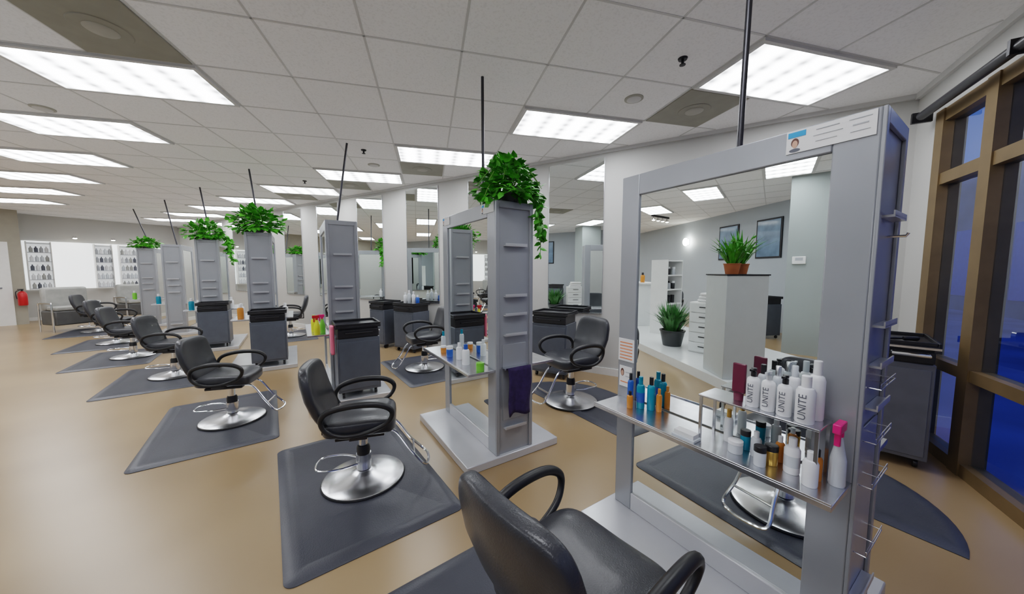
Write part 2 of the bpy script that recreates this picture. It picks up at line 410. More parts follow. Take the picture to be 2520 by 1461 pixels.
ml=['grey anti-fatigue floor mat under the nearest chair, cut by the bottom edge','large rectangular rubber floor mat under the foreground chair with the looped arms','rubber floor mat under the third chair of the left row','rubber floor mat under the fourth chair of the left row','rubber floor mat under the fifth chair of the left row','rubber floor mat under the sixth chair of the left row','farthest rubber floor mat of the left row','','rubber floor mat under the wall-side chair left of the second station','far rubber floor mat under the small chair by the mirrored wall']
for n,(xy,az,sc,l) in enumerate(cl):
    x,y=F(*xy); loc=(x,y,.0185)
    if chair0 is None: chair0=make_chair(); chair0.location=loc; chair0.rotation_euler.z=azr(az); chair0['label']=l; q=chair0
    else: q=dup(chair0,loc,azr(az),l)
    q.scale=(sc,sc,sc); q.location.z=.0095+.0045*sc
    if n==7: continue
    o=matR if n==0 else matR.copy()
    if n: C.objects.link(o)
    sh=Vector(F(-.05,.02)) if n<2 else (Vector(F(-.10,-.04)) if n==2 else (Vector(F(-.10,-.10)) if n<7 else Vector((0,0))))
    o.location=(x+sh.x,y+sh.y,0); o.rotation_euler.z=azr(-36); o['label']=ml[n]
for (X,Y,rz,l) in ((-6.0,-2.9,30,'black styling chair on the reception side near the shelf unit'),(-7.4,-2.6,-40,'black styling chair on the reception side near the left picture')):
    q=dup(chair0,(X,Y,.0045),rad(rz),l); q.scale=(.92,.92,.92)
md=mat_mesh_d().build('floor_mat','mat'); x,y=F(.52,3.45); md.location=(x,y,0); md.rotation_euler.z=rad(63); md['label']='half-round rubber floor mat under the chair right of the second station'; md['category']='floor mat'
x,y=F(2.78*.839-.545*.86,2.78*.545+.839*.86)
md2=md.copy(); C.objects.link(md2); md2.location=(x,y,0); md2['label']='half-round rubber floor mat behind the nearest station, by the window'
# ---------------------------------------------------------------- stations
def station(xy,Ht,label,base_front=-.03,W=1.0,lean=0.):
    x,y=F(*xy); t=thing('styling_station',label,'mirror station',(x,y,0),rad(63)); D=.33
    b=.06
    MB().box(-.25,.58,base_front,W+.04,0,b).build('base_plate','silver_base',t,bevel=.006)
    tw=MB().box(0,D,0,.115,b,Ht).build('tower','silver',t,bevel=.004)
    pn=MB()
    pn.box(.0,.03,-.012,0,b,Ht).box(D-.03,D,-.012,0,b,Ht).box(.03,D-.03,-.012,0,Ht-.05,Ht)
    pn.build('edge_frame','silver',tw,bevel=.003)
    for z in (1.63,1.26,1.12,.97,.26):
        h=MB().box(.07,D-.07,-.035,-.001,z-.004,z+.004).box(.07,D-.07,-.035,-.031,z,z+.018)
        h.build('holder_ledge','silver_base',t,smooth=False)
    MB().box(.06,D-.06,-.006,-.001,.32,.90).build('end_panel','silver',t,bevel=.002)
    MB().box(0,D,W-.11,W,b,Ht).build('side_post','silver',t,bevel=.004)
    MB().box(0,D,.115,W-.11,Ht-.11,Ht).build('top_beam','silver',t,bevel=.004)
    MB().box(.0,D,.115,W-.11,b,b+.10).build('bottom_rail','silver_base',t,bevel=.004)
    for x0 in (.012,D-.018):
        MB().box(x0,x0+.006,.116,W-.111,b+.101,Ht-.111).build('mirror','mirror',t,smooth=False)
    MB().box(.03,D-.03,.117,W-.112,b+.101,Ht-.111).build('core_panel','dark',t,smooth=False)
    for sgn in (0,1):
        sh=MB()
        if sgn==0: sh.box(-.22,-.001,.0,W-.02,.70,.72).box(-.22,-.214,.0,W-.02,.72,.727)
        else: sh.box(D+.001,D+.22,.0,W-.02,.70,.72)
        sh.build('shelf','steel',t,bevel=.002)
    MB().tube([(D/2,W*.48,Ht),(D/2+lean,W*.48-lean*.2,HC-.001)],.0125,10).build('support_rod','rodm',t)
    MB().lathe([(.04,0),(.035,.012),(.014,.02)],(D/2,W*.48,Ht)).build('rod_flange','rodm',t)
    return t
s1=station((1.173,1.096),1.97,'nearest silver mirror station with the bottles and steel shelf',lean=.025)
s2=station((-.122,2.404),1.95,'second silver mirror station, tower topped with the big trailing plant and purple towel')
st=[(-2.10,3.79)]
for k in range(4): st.append((st[-1][0]-1.84,st[-1][1]+1.165))
sl=['silver mirror station tower without a plant, behind the foreground chair','silver mirror station tower topped by the widest bushy plant, left of centre','silver mirror station tower with a trailing plant, third from the far end','narrow silver mirror station tower without a plant, second from the far end','farthest silver mirror station tower with a small plant']
S_=[s1,s2]
for k,xy in enumerate(st): S_.append(station(xy,2.02,sl[k],base_front=-.42 if k<3 else -.03,lean=[.15,-.10,-.12,-.16,-.30][k]))
def SL(n,p,s,z=0):   # local -> room point of station n
    o=S_[n]; return Matrix.Rotation(rad(63),4,'Z')@Vector((p,s,z))+Vector(o.location)
# wire racks on station 1 end
for z in (1.05,.86,.70,.45):
    w=MB(); q=-.040
    w.tube([(.05,0,z),(.05,q,z),(.28,q,z),(.28,0,z)],.0020,6)
    w.tube([(.05,q,z+.018),(.28,q,z+.018)],.0016,6)
    for x in (.05,.165,.28): w.tube([(x,-.001,z),(x,q,z),(x,q,z+.018)],.0015,6)
    w.build('wire_rack','chrome',s1)
MB().tube([(.2,-.001,1.57),(.2,-.045,1.57),(.2,-.05,1.58)],.0045,8).build('hook','chrome',s1)
# upper rack on station 1 shelf
rk=thing('bottle_rack','small raised steel rack holding the row of white bottles on the shelf','rack',SL(0,0,0,.72),rad(63))
RH=.205
MB().box(-.155,-.015,.055,.45,RH-.008,RH).build('tray','steel',rk,bevel=.002)
for yy in (.063,.442):
    for xx in (-.145,-.025): MB().box(xx-.005,xx+.005,yy-.005,yy+.005,.0005,RH-.0085).build('leg','steel',rk)
# ---------------------------------------------------------------- bottles
def bottle(kind,body,cap,r,h,loc,label,rz=rad(63),text=None,band=None):
    t=thing(kind,label,'bottle',loc,rz)
    if kind in('pump_bottle',):
        hb=h*.78
        MB().lathe([(r*.92,0),(r,.006),(r,hb*.85),(r*.85,hb*.94),(r*.4,hb)]).build('body',body,t)
        MB().lathe([(r*.42,hb),(r*.42,hb+.018),(r*.15,hb+.02),(r*.15,h-.012),(r*.4,h-.01),(r*.4,h)]).box(-r*1.3,0,-.004,.004,h-.009,h-.001).build('pump',cap,t)
    elif kind=='spray_bottle':
        hb=h*.68
        MB().lathe([(r*.9,0),(r,.008),(r*.95,hb*.55),(r*.6,hb*.8),(r*.35,hb)]).build('body',body,t)
        MB().lathe([(r*.42,hb),(r*.42,hb+.02)]).box(-.045,.025,-.011,.011,hb+.02,hb+.052).box(-.033,-.02,-.008,.008,hb-.025,hb+.02).build('trigger',cap,t,bevel=.003)
    elif kind=='jar':
        MB().lathe([(r*.95,0),(r,.004),(r,h*.68),(r*.9,h*.72)]).build('body',body,t)
        MB().lathe([(r*1.02,h*.72),(r*1.02,h*.98),(r*.95,h)]).build('lid',cap,t)
    elif kind=='squeeze_tube':
        MB().box(-r*.3,r*.3,-r,r,h*.2,h).build('body',body,t,bevel=.004)
        MB().lathe([(r*.7,0),(r*.75,h*.19)]).build('cap',cap,t)
    else:
        hb=h*.76
        MB().lathe([(r*.93,0),(r,.005),(r,hb*.88),(r*.8,hb*.97),(r*.5,hb)]).build('body',body,t)
        MB().lathe([(r*.52,hb),(r*.52,h*.99),(r*.45,h)]).build('cap',cap,t)
    if band: MB().lathe([(r*1.01,h*.2),(r*1.015,h*.21),(r*1.015,h*.5),(r*1.01,h*.51)]).build('label_band',band,t)
    if text:
        T=Matrix(((0,0,-1,-r*1.02),(0,1,0,0),(1,0,0,h*.36),(0,0,0,1)))
        textmesh('lettering',text,r*1.15,'ink',t,T)
    return t
def s1pos(px,py,p,z):
    dx,f,_=ray(px,py); tt=(1.58+p)/(.839*dx+.545*f); s=tt*(-.545*dx+.839*f)-.28
    return SL(0,p,s,z)
Z1=.7205; Z2=.7205+RH
bl=[('bottle','amber','black',.016,.09,1550,985,-.11,Z1,'small orange bottle at the left end of the steel shelf',None,None),
('bottle','teal','teal',.021,.17,1577,950,-.065,Z1,'front teal bottle at the left end of the steel shelf',None,'blue'),
('bottle','teal','black',.020,.175,1603,950,-.04,Z1,'teal bottle just right of the front teal one',None,None),
('bottle','blue','black',.016,.155,1552,940,-.022,Z1,'blue bottle with black cap against the left post',None,None),
('bottle','amber','amber',.014,.12,1623,950,-.025,Z1,'orange bottle behind the teal bottles',None,None),
('bottle','wbot','gold',.017,.14,1793,1050,-.05,Z1,'white bottle with gold cap left on the lower tier',None,None),
('jar','clear','wbot',.026,.05,1810,1090,-.12,Z1,'squat clear jar with white lid at the front of the shelf',None,None),
('jar','teal','black',.018,.08,1836,1050,-.06,Z1,'small teal jar under the bottle rack',None,None),
('bottle','clear','wbot',.018,.10,1862,1070,-.085,Z1,'slim clear bottle on the lower tier',None,None),
('jar','clear','black',.020,.075,1872,1085,-.145,Z1,'small clear jar with black lid at the front of the lower tier',None,None),
('jar','gold','black',.021,.075,1900,1085,-.10,Z1,'gold jar with black lid on the lower tier',None,None),
('bottle','amber','wbot',.015,.10,1922,1070,-.05,Z1,'little amber bottle with white cap behind the white ones on the lower tier',None,None),
('bottle','wbot','wbot',.024,.13,1950,1110,-.10,Z1,'stout white bottle in the middle of the lower tier',None,'clear'),
('bottle','wbot','wbot',.022,.12,1996,1130,-.14,Z1,'stout white bottle nearest the camera on the lower tier',None,None),
('bottle','amber','black',.015,.11,2013,1110,-.08,Z1,'amber bottle with black cap at the right end of the lower tier',None,None),
('squeeze_tube','maroon','maroon',.024,.15,1820,920,-.085,Z2,'tall maroon squeeze tube at the left end of the rack',None,None),
('pump_bottle','wbot','black',.0228,.15,1853,960,-.108,Z2,'first white lettered pump bottle from the left of the rack','UNITE',None),
('pump_bottle','wbot','clear',.0228,.15,1891,960,-.108,Z2,'second white lettered pump bottle from the left of the rack','UNITE',None),
('pump_bottle','wbot','black',.0228,.15,1932,960,-.112,Z2,'third white lettered pump bottle from the left of the rack','UNITE',None),
('bottle','wbot','wbot',.0275,.165,1984,960,-.12,Z2,'largest white lettered bottle at the right of the rack','UNITE',None),
('bottle','wbot','wbot',.024,.21,2014,900,-.055,Z2,'tallest white canister at the right end of the rack',None,None),
('bottle','wbot','clear',.019,.175,1958,900,-.045,Z2,'tall slim white bottle behind the lettered ones',None,None),
('bottle','clear','black',.018,.155,1880,900,-.04,Z2,'back row bottle with black cap behind the first pump bottles',None,None),
('bottle','clear','steel',.018,.16,1917,900,-.04,Z2,'back row bottle with silver cap behind the pump bottles',None,None)]
for k,bd,cap,r,h,px,py,p,z,l,tx,bn in bl: bottle(k,bd,cap,r,h,s1pos(px,py,p,z),l,text=tx,band=bn)
bottle('spray_bottle','clear','pink',.023,.25,SL(0,-.06,.026,Z1),'clear spray bottle with hot pink trigger at the right shelf end')
# card stand
ch=thing('card_holder','small white card stand lying on the steel shelf','card holder',s1pos(1690,1030,-.175,Z1),rad(63))
MB().box(-.03,.03,-.05,.05,0,.012).build('tray','clear',ch,bevel=.002)
MB().box(-.022,.022,-.043,.043,.0125,.03).build('card_stack','paper',ch)
def flat(name,label,cat,n,s0,s1_,z0,z1,parts,p=-.003,face=False):
    t=thing(name,label,cat,SL(n,p,(s0+s1_)/2,z0),rad(63)); w=(s1_-s0)/2; hh=z1-z0
    MB().box(-.0015,.0015,-w,w,0,hh).build('sheet','paper',t,smooth=False)
    for (a,b,c,d,m,nm) in parts: # a,b in fraction left->right viewed, c,d bottom->top
        if nm in('portrait','portrait_hair','portrait_shirt'):
            cy=w-w*(a+b); cz=hh*(c+d)/2; ry=w*(b-a); rz_=hh*(d-c)/2; off={'portrait':-.0026,'portrait_hair':-.0022,'portrait_shirt':-.0024}[nm]
            pts=[(off,cy+ry*math.cos(2*PI*k/20),cz+rz_*math.sin(2*PI*k/20)) for k in range(20)]
            pts2=[(off+.0004,y,z) for _,y,z in pts]
            MB().rings([pts,pts2]).build(nm,m,t,smooth=False)
        else: MB().box(-.0028,-.0017,w-2*w*b,w-2*w*a,hh*c,hh*d).build(nm,m,t,smooth=False)
    return t
lines=[(.1,.9,.1+.14*k,.15+.14*k,'inko','printed_line') for k in range(6)]
flat('price_sheet','white sheet with orange printing taped to the left post','sign',0,.89,.995,.93,1.06,lines)
flat('business_card','small card with a portrait on the left post above the bottles','card',0,.90,.985,.78,.90,[(.1,.38,.5,.88,'hairp','portrait_hair'),(.14,.34,.52,.78,'skin','portrait'),(.5,.9,.7,.74,'inkg','printed_line'),(.5,.9,.5,.54,'inkg','printed_line'),(.1,.9,.2,.25,'inko','printed_line')])
lc=[(.02,.24,.70,.94,'inkb','blue_patch'),(.06,.16,.25,.66,'hairp','portrait_hair'),(.075,.145,.22,.56,'skin','portrait'),(.04,.18,.04,.2,'ink','portrait_shirt'),(.36,.62,.8,.83,'inkg','printed_line'),(.33,.66,.55,.57,'inkg','printed_line'),(.36,.6,.3,.32,'inkg','printed_line'),(.72,.95,.8,.83,'inkg','printed_line'),(.76,.92,.55,.6,'inkg','printed_line'),(.74,.94,.3,.32,'inkg','printed_line')]
flat('license_card','white licence card with blue patch and portrait on top of the nearest station','card',0,.01,.245,1.885,1.965,lc)
flat('license_card','small licence card with blue patch at the tower end of the second station','card',1,.01,.2,1.87,1.94,lc[:5])
flat('license_card','small licence card with blue patch at the far end of the second station','card',1,.82,.98,1.87,1.94,lc[:5])
# towel on station 2
tv=[];tf=[];nx,nz=10,12
for k in range(nz):
    for i in range(nx):
        u=i/(nx-1); v=k/(nz-1)
        tv.append((.07+.20*u+.008*math.sin(v*6), -.06-.012*math.sin(u*9+v*2)*(.3+v)-.01*v, .735-.36*v+.015*math.sin(u*5)*v))
for k in range(nz-1):
    for i in range(nx-1): a=k*nx+i; tf.append((a,a+1,a+nx+1,a+nx))
tb=MB().add(tv,tf); tw=tb.build('towel','purple'); sm=tw.modifiers.new('thick','SOLIDIFY'); sm.thickness=.008
tw.location=S_[1].location; tw.rotation_euler.z=rad(63); tw['label']='dark purple towel hanging on the tower of the second station'; tw['category']='towel'
MB().box(.05,.28,-.05,-.001,.72,.732).build('towel_bar','steel',s2)
# items on shelf of station 2
it=[('bottle','wbot','blue',.03,.16,.25,-.12,'white bottle with blue cap on the second station shelf'),('bottle','wbot','wbot',.026,.14,.42,-.10,'plain white bottle on the second station shelf'),('jar','blue','wbot',.028,.09,.55,-.13,'blue jar with white lid on the second station shelf'),('jar','amber','wbot',.025,.06,.72,-.12,'small amber jar on the second station shelf'),('bottle','clear','teal',.022,.17,.82,-.08,'clear bottle with teal cap at the far end of the second station shelf'),('jar','lime','lime',.03,.06,.05,-.1,'round lime green jar beside the tower of the second station')]
for k,bd,cap,r,h,s,p,l in it: bottle(k,bd,cap,r,h,SL(1,p,s,Z1),l)
it=[('spray_bottle','yellow','red',.034,.25,.05,-.12,'yellow spray bottle with red trigger left of the plantless tower'),('spray_bottle','lime','pink',.032,.24,.16,-.06,'lime spray bottle with pink trigger left of the plantless tower'),('bottle','yellow','lime',.03,.2,.3,-.14,'yellow bottle with lime cap left of the plantless tower')]
for k,bd,cap,r,h,s,p,l in it: bottle(k,bd,cap,r,h,SL(2,p,s,Z1),l)
for n,s,p,bd,l in [(3,.05,.45,'wbot','white bottle on the far shelf beside the widest plant tower'),(3,.2,-.12,'amber','amber bottle on the shelf of the tower with the widest plant'),(3,.35,-.12,'wbot','white bottle on the shelf of the tower with the widest plant'),(4,.1,-.12,'teal','teal disinfectant jar beside the trailing-plant tower'),(4,.1,.45,'wbot','white bottle right of the trailing-plant tower'),(5,.1,-.12,'teal','teal disinfectant jar beside the narrow plantless tower'),(6,.1,-.12,'lime','green bottle beside the farthest tower')]:
    bottle('bottle',bd,'wbot',.04,.22,SL(n,p,s,Z1),l)
# ---------------------------------------------------------------- carts
def cart(loc,rz,label,w=.25,d=.19,h=.80,bodym='cart'):
    t=thing('storage_trolley',label,'trolley',loc,rz)
    MB().box(-w,w,-d,d,.07,h-.16).build('body',bodym,t,bevel=.006)
    MB().box(-w+.015,w-.015,-d+.01,d-.01,h-.16,h-.05).build('recess','black',t)
    MB().box(-w-.012,w+.012,-d-.012,d+.012,h-.05,h-.025).box(-w-.012,-w+.004,-d-.012,d+.012,h-.025,h).box(w-.004,w+.012,-d-.012,d+.012,h-.025,h).box(-w+.004,w-.004,d-.004,d+.012,h-.025,h).box(-w+.004,w-.004,-d-.012,-d+.004,h-.025,h).build('top_tray','black',t,bevel=.004)
    MB().box(-w+.02,w-.02,-d-.008,-d-.001,.10,h-.20).build('front_panel',bodym,t,bevel=.003)
    dr=MB().box(-w+.01,w-.01,-d-.012,-d+.009,h-.15,h-.07).build('drawer','black',t,bevel=.003)
    MB().tube([(-w+.08,-d-.012,h-.10),(-w+.08,-d-.03,h-.10),(w-.08,-d-.03,h-.10),(w-.08,-d-.012,h-.10)],.006,8).build('handle','dark',dr)
    for x in (-w+.05,w-.05):
        for y in (-d+.05,d-.05):
            MB().lathe([(.028,-.012),(.03,-.008),(.03,.008),(.028,.012)],T=Matrix.Translation((x,y,.031))@Matrix.Rotation(PI/2,4,'Y')).box(x-.016,x+.016,y-.016,y+.016,.058,.07).build('caster','black',t)
    return t
R63=rad(63)
ctl=['charcoal trolley cabinet in front of the plantless tower, behind the foreground chair','charcoal trolley cabinet below the tower with the widest plant','charcoal trolley cabinet below the tower with the trailing plant, farther left']
for k in range(3): cart(SL(2+k,.25,-.215,.061),R63,ctl[k],h=.82,w=.215)
KL=Vector((1.24,3.80,0)); KR=rad(-14)
kc=cart(KL,KR,'large grey trolley with black tray by the window corner at the right',w=.27,d=.26,h=.94,bodym='cartl')
MB().tube([(.05,-.28,.86),(.05,-.38,.86),(.22,-.38,.86),(.22,-.28,.86)],.012,8).build('towel_handle','chrome',kc)
MB().box(-.283,.283,-.278,-.2725,.89,.905).build('metal_rim','chrome',kc)
def KP(x,y,z): return Matrix.Rotation(KR,4,'Z')@Vector((x,y,z))+KL
x,y=F(.60,4.60); cart((x,y-.02,0),0,'charcoal trolley against the wall behind the right-hand chair',h=.90)
x,y=F(-1.84,6.0); cart((x,4.3,0),0,'dark trolley under the wall mirror left of the second station',h=.88)
x,y=F(-2.2,6.1); cart((x-.35,4.3,0),0,'dark trolley under the wall mirror nearer the plantless tower',h=.88,w=.2)
for k,(dx,bd,h) in enumerate([(-.15,'wbot',.2),(-.05,'clear',.24),(.06,'wbot',.22),(.16,'blue',.16)]):
    xx,_=F(-1.84,6.0); bottle('bottle',bd,'wbot',.032,h,(xx+dx,4.3,.856),['white bottle at the left on the trolley under the wall mirror','clear bottle on the trolley under the wall mirror','white bottle right of the clear one on the trolley under the wall mirror','blue bottle on the trolley under the wall mirror'][k],rz=0)
# tools on window trolley
hd=thing('hair_dryer','black hair dryer lying on the trolley by the window','hair dryer',KP(-.06,.08,.916),rad(40))
MB().lathe([(.035,-.10),(.045,-.07),(.05,.02),(.032,.08),(.03,.13)],T=Matrix.Translation((0,0,.051))@Matrix.Rotation(PI/2,4,'Y')).build('barrel','black',hd)
MB().tube([(-.02,.03,.05),(-.03,.12,.035),(-.04,.19,.03)],.018,10).build('handle','black',hd)
MB().lathe([(.028,.13),(.033,.15)],T=Matrix.Translation((0,0,.051))@Matrix.Rotation(PI/2,4,'Y')).build('nozzle','chrome',hd)
ci=thing('curling_iron','silver and black curling iron standing on the window trolley','curling iron',KP(-.12,-.10,.916),0)
MB().lathe([(.03,0),(.034,.01),(.024,.05),(.02,.12)]).build('handle','black',ci)
MB().lathe([(.014,.12),(.014,.20),(.008,.21)]).build('barrel','chrome',ci)
hb_=thing('hair_brush','round black hair brush lying on the window trolley','brush',KP(.12,-.1,.935),rad(20))
Ty=Matrix.Rotation(PI/2,4,'Y')
MB().lathe([(.008,-.12),(.012,-.06),(.009,-.01)],T=Ty).build('handle','black',hb_)
MB().lathe([(.012,0),(.018,.01),(.018,.09),(.01,.1)],T=Ty).build('bristles','dark',hb_)
# pink towel & duster on trolley 3
tv=[];tf=[]
for k in range(14):
    for i in range(7):
        u=i/6; v=k/13; 
        tv.append((-.006*math.sin(u*8)-.008, -.07+.14*u*(1-.2*v), -.0-.30*v))
for k in range(13):
    for i in range(6): a=k*7+i; tf.append((a,a+1,a+8,a+7))
pt=MB().add(tv,tf).build('towel','pinks'); sm=pt.modifiers.new('t','SOLIDIFY'); sm.thickness=.03
pt.location=SL(2,.25-.255,-.32,.86); pt.rotation_euler.z=R63; pt['label']='pink towel hanging from the trolley before the plantless tower'; pt['category']='towel'
du=thing('duster_brush','yellow brush standing on the station base by the pink towel','brush',SL(2,-.10,-.33,.061),R63)
MB().lathe([(.035,0),(.045,.05),(.03,.14),(.012,.16)]).build('bristles','yellow',du)
MB().lathe([(.011,.16),(.011,.30),(.005,.305)]).build('handle','black',du)
# ---------------------------------------------------------------- plants
def leaf(mb,pos,dirv,nrm,L):
    d=dirv.normalized(); n=(nrm-d*nrm.dot(d)); 
    if n.length<1e-3: n=d.orthogonal()
    n.normalize(); s=d.cross(n)
    pts=[pos, pos+d*L*.12+s*L*.34-n*L*.02, pos+d*L*.5+s*L*.36-n*L*.06, pos+d*L*1.0-n*L*.16, pos+d*L*.5-s*L*.36-n*L*.06, pos+d*L*.12-s*L*.34-n*L*.02, pos+d*L*.5+n*L*.05]
    mb.add(pts,[(0,1,6),(1,2,6),(2,3,6),(3,4,6),(4,5,6),(5,0,6)])
def pothos(n,label,R,Hh,nl,vines,L=.06,off=0):
    Ht=1.95 if n==1 else 2.02
    t=thing('trailing_plant',label,'plant',SL(n,.165,.06,Ht+.001),R63)
    MB().lathe([(.06,0),(.085,.07),(.088,.08),(.078,.08),(.07,.06)]).build('pot','pot',t)
    fo=MB(); stm=MB()
    for k in range(nl):
        a=random.uniform(0,2*PI); el=math.asin(random.uniform(-.1,1)); q=random.uniform(.25,1)**.5
        wv=.8+.25*math.sin(3*a+n)+.1*math.sin(7*a)
        d=Vector((math.cos(a)*math.cos(el),math.sin(a)*math.cos(el),math.sin(el)))
        p=Vector((d.x*R*q*wv+off,d.y*R*q*.8*wv,.045+max(-.03,d.z)*Hh*q))
        if p.z<.03 and abs(p.x)<.18 and abs(p.y)<.1: p.z=.04
        dd=(d+Vector((random.uniform(-.7,.7),random.uniform(-.7,.7),random.uniform(-.8,.3)))).normalized()
        leaf(fo,p,dd,Vector((random.uniform(-.4,.4),random.uniform(-.4,.4),1)),L*random.uniform(.7,1.25))
    for k in range(60): # skirt of leaves hiding the pot
        a=2*PI*random.random(); q=random.uniform(.1,.17)
        leaf(fo,Vector((q*math.cos(a),q*math.sin(a)*.8,random.uniform(.05,.11))),Vector((math.cos(a),math.sin(a),-.6)),Vector((math.cos(a),math.sin(a),.8)),L*random.uniform(.9,1.2))
    for k in range(14):
        a=2*PI*k/14; stm.tube(spline([(0,0,.07),(.4*R*math.cos(a),.35*R*math.sin(a),.07+Hh*.6),(.85*R*math.cos(a)+off,.7*R*math.sin(a),.06+Hh*.2)],4,False),.0025,5)
    for (vx,vy,ln) in vines:
        c=[Vector((0,0,.08)),Vector((vx*.7,vy*.7,.12)),Vector((vx,vy,.02))]
        m=max(2,int(ln/.07))
        for q in range(1,m+1): c.append(Vector((vx+random.uniform(-.03,.03),vy+random.uniform(-.03,.03),.02-ln*q/m)))
        pts=spline(c,4,False); stm.tube(pts,.003,5)
        for p in pts[3:]:
            leaf(fo,p,Vector((random.uniform(-1,1),random.uniform(-1,1),random.uniform(-1,.1))),Vector((random.uniform(-1,1),random.uniform(-1,1),.7)),L*random.uniform(.8,1.3))
            if random.random()<.5: leaf(fo,p,Vector((random.uniform(-1,1),random.uniform(-1,1),random.uniform(-1,.1))),Vector((random.uniform(-1,1),random.uniform(-1,1),.7)),L*random.uniform(.8,1.2))
    fo.build('foliage','leaf',t); stm.build('stems','stem',t); return t
pothos(1,'big bright green trailing plant on the second station with vines hanging right',.30,.29,560,[(.27,-.02,.40),(.21,-.10,.24),(.29,.02,.15),(-.24,-.05,.04)],.066)
pothos(3,'wide bushy green plant on the tower left of centre',.37,.33,440,[],.085)
pothos(4,'green plant with long right-hand vines on the tower farther left',.34,.30,280,[(.34,-.05,.45),(.3,-.1,.25)],.085)
pothos(6,'small green plant on the farthest tower',.34,.22,220,[],.085)
# ---------------------------------------------------------------- wall mirrors on back wall
mo=['first','second','third','fourth','fifth','sixth','seventh','eighth','ninth','tenth']
for k in range(10):
    xc=-1.62-1.48*k
    t=thing('wall_mirror','tall frameless mirror on the back wall, %s from the window corner'%mo[k],'mirror',(xc,YB,.86))
    MB().box(-.40,.40,-.012,-.001,0,2.10).build('glass','mirror',t,smooth=False)
    MB().box(-.405,.405,-.02,-.001,-.012,-.0005).box(-.405,-.4005,-.016,-.001,0,2.1).box(.4005,.405,-.016,-.001,0,2.1).build('edge_channel','steel',t,smooth=False)
# thermostat
tp=PT@Vector((.001,.17,1.56))
th=thing('thermostat','small white thermostat on the grey pillar, seen in the nearest mirror','thermostat',tp,rad(45.8))
MB().box(0,.03,-.09,.09,0,.13).build('housing','white',th,bevel=.008)
MB().box(.0305,.033,-.05,.05,.06,.11).build('display','inkg',th)
# ---------------------------------------------------------------- reception side (seen in mirrors)
dz=struct('trim_3',MB().box(-7.5,-2.15,-2.1,-.12,0,.12),'gloss')
pd=thing('plant_pedestal','tall pale grey pedestal column carrying the terracotta pots, seen in the nearest mirror','pedestal',(-2.45,-.42,.121),rad(10))
MB().box(-.24,.24,-.24,.24,0,1.27).build('column','pedestal',pd,bevel=.005)
MB().box(-.25,.25,-.25,.25,1.27,1.285).build('top_slab','dark',pd,bevel=.002)
def spiky(name,label,loc,pot,r,ph,n,L,w,lm='leafd',leafy=0):
    t=thing(name,label,'plant',loc)
    MB().lathe([(r*.75,0),(r,ph*.9),(r*1.06,ph*.92),(r*1.06,ph),(r*.9,ph),(r*.85,ph*.85)]).build('pot',pot,t)
    fo=MB()
    for k in range(n):
        a=random.uniform(0,2*PI); q=random.uniform(0,1); lean=random.uniform(.1,.75); l=L*random.uniform(.5,1)
        b=Vector((math.cos(a)*r*.6*q,math.sin(a)*r*.6*q,ph*.85)); d=Vector((math.cos(a)*lean,math.sin(a)*lean,1)).normalized(); s=Vector((-math.sin(a),math.cos(a),0))*w
        m=b+d*l*.55; e=b+d*l+Vector((math.cos(a),math.sin(a),-1))*l*.12*lean*2
        fo.add([b-s*.5,b+s*.5,m+s,e,m-s],[(0,1,2,4),(4,2,3)])
        if random.random()<leafy: leaf(fo,b+d*l*random.uniform(.3,.9),Vector((random.uniform(-1,1),random.uniform(-1,1),random.uniform(-.3,.8))),Vector((0,0,1)),.07)
    fo.build('foliage',lm,t); return t
spiky('potted_plant','slim-leaved green plant in a terracotta pot on the pedestal, left one',(-2.36,-.28,1.4065),'terra',.09,.13,55,.46,.016,'leaf',.5)
spiky('potted_plant','slim-leaved green plant in a terracotta pot on the pedestal, right one',(-2.54,-.55,1.4065),'terra',.09,.13,55,.54,.016,'leaf',.5)
spiky('potted_plant','dense upright green plant in a dark floor pot, seen in the nearest mirror',(-4.1,-.62,.121),'pot',.2,.28,180,.62,.024)
dc=thing('drawer_cabinet','white chest of five drawers behind the pedestal, seen in the nearest mirror','cabinet',(-3.55,-.95,.121),rad(63))
MB().box(-.22,.22,-.25,.25,0,.82).build('body','white',dc,bevel=.004)
for k in range(5):
    d=MB().box(.221,.236,-.235,.235,.02+.16*k,.165+.16*k).build('drawer','gloss',dc,bevel=.002)
    MB().box(.237,.25,-.08,.08,.10+.16*k,.112+.16*k).build('handle','dark',d)
tws=thing('towel_pile','pile of folded white towels on the chest of drawers','towels',(-3.55,-.95,.942),rad(63))
for k in range(3): MB().box(-.14+.01*k,.14,-.18,.18-.02*k,.05*k,.048+.05*k).build('folded_towel','paper',tws,bevel=.02)
sh=thing('shelf_unit','tall white open shelf unit, seen at the left of the nearest mirror','shelf',(-5.3,-1.2,.121),rad(60))
MB().box(-.3,-.28,-.18,.18,0,1.55).box(.28,.3,-.18,.18,0,1.55).box(-.28,.28,.16,.18,0,1.55).build('carcass','white',sh)
for k in range(6): MB().box(-.279,.279,-.18,.159,.02+.30*k,.04+.30*k).build('shelf','white',sh)
RS=rad(60)
for k in range(5):
    for i in range(3):
        pp=Matrix.Rotation(RS,4,'Z')@Vector((-.17+.17*i,-.04,.0405+.30*k))+Vector((-5.3,-1.2,.121))
        b=bottle(random.choice(['bottle','jar']),random.choice(['clear','inkg','wbot','clear','black']),random.choice(['wbot','black']),.04,.17,pp,'small product container on the open shelf unit of the reception side',rz=0); b['group']='containers on the reception shelf unit'
for (x,l) in ((-7.3,'blue-grey framed picture on the reception wall, left one'),(-6.0,'blue-grey framed picture on the reception wall, right one')):
    t=thing('framed_picture',l,'picture',(x,YF,1.75)); MB().box(-.36,.36,.001,.03,0,.95).build('frame','dark',t,bevel=.004); MB().box(-.32,.32,.0305,.034,.04,.91).build('print','pic',t)
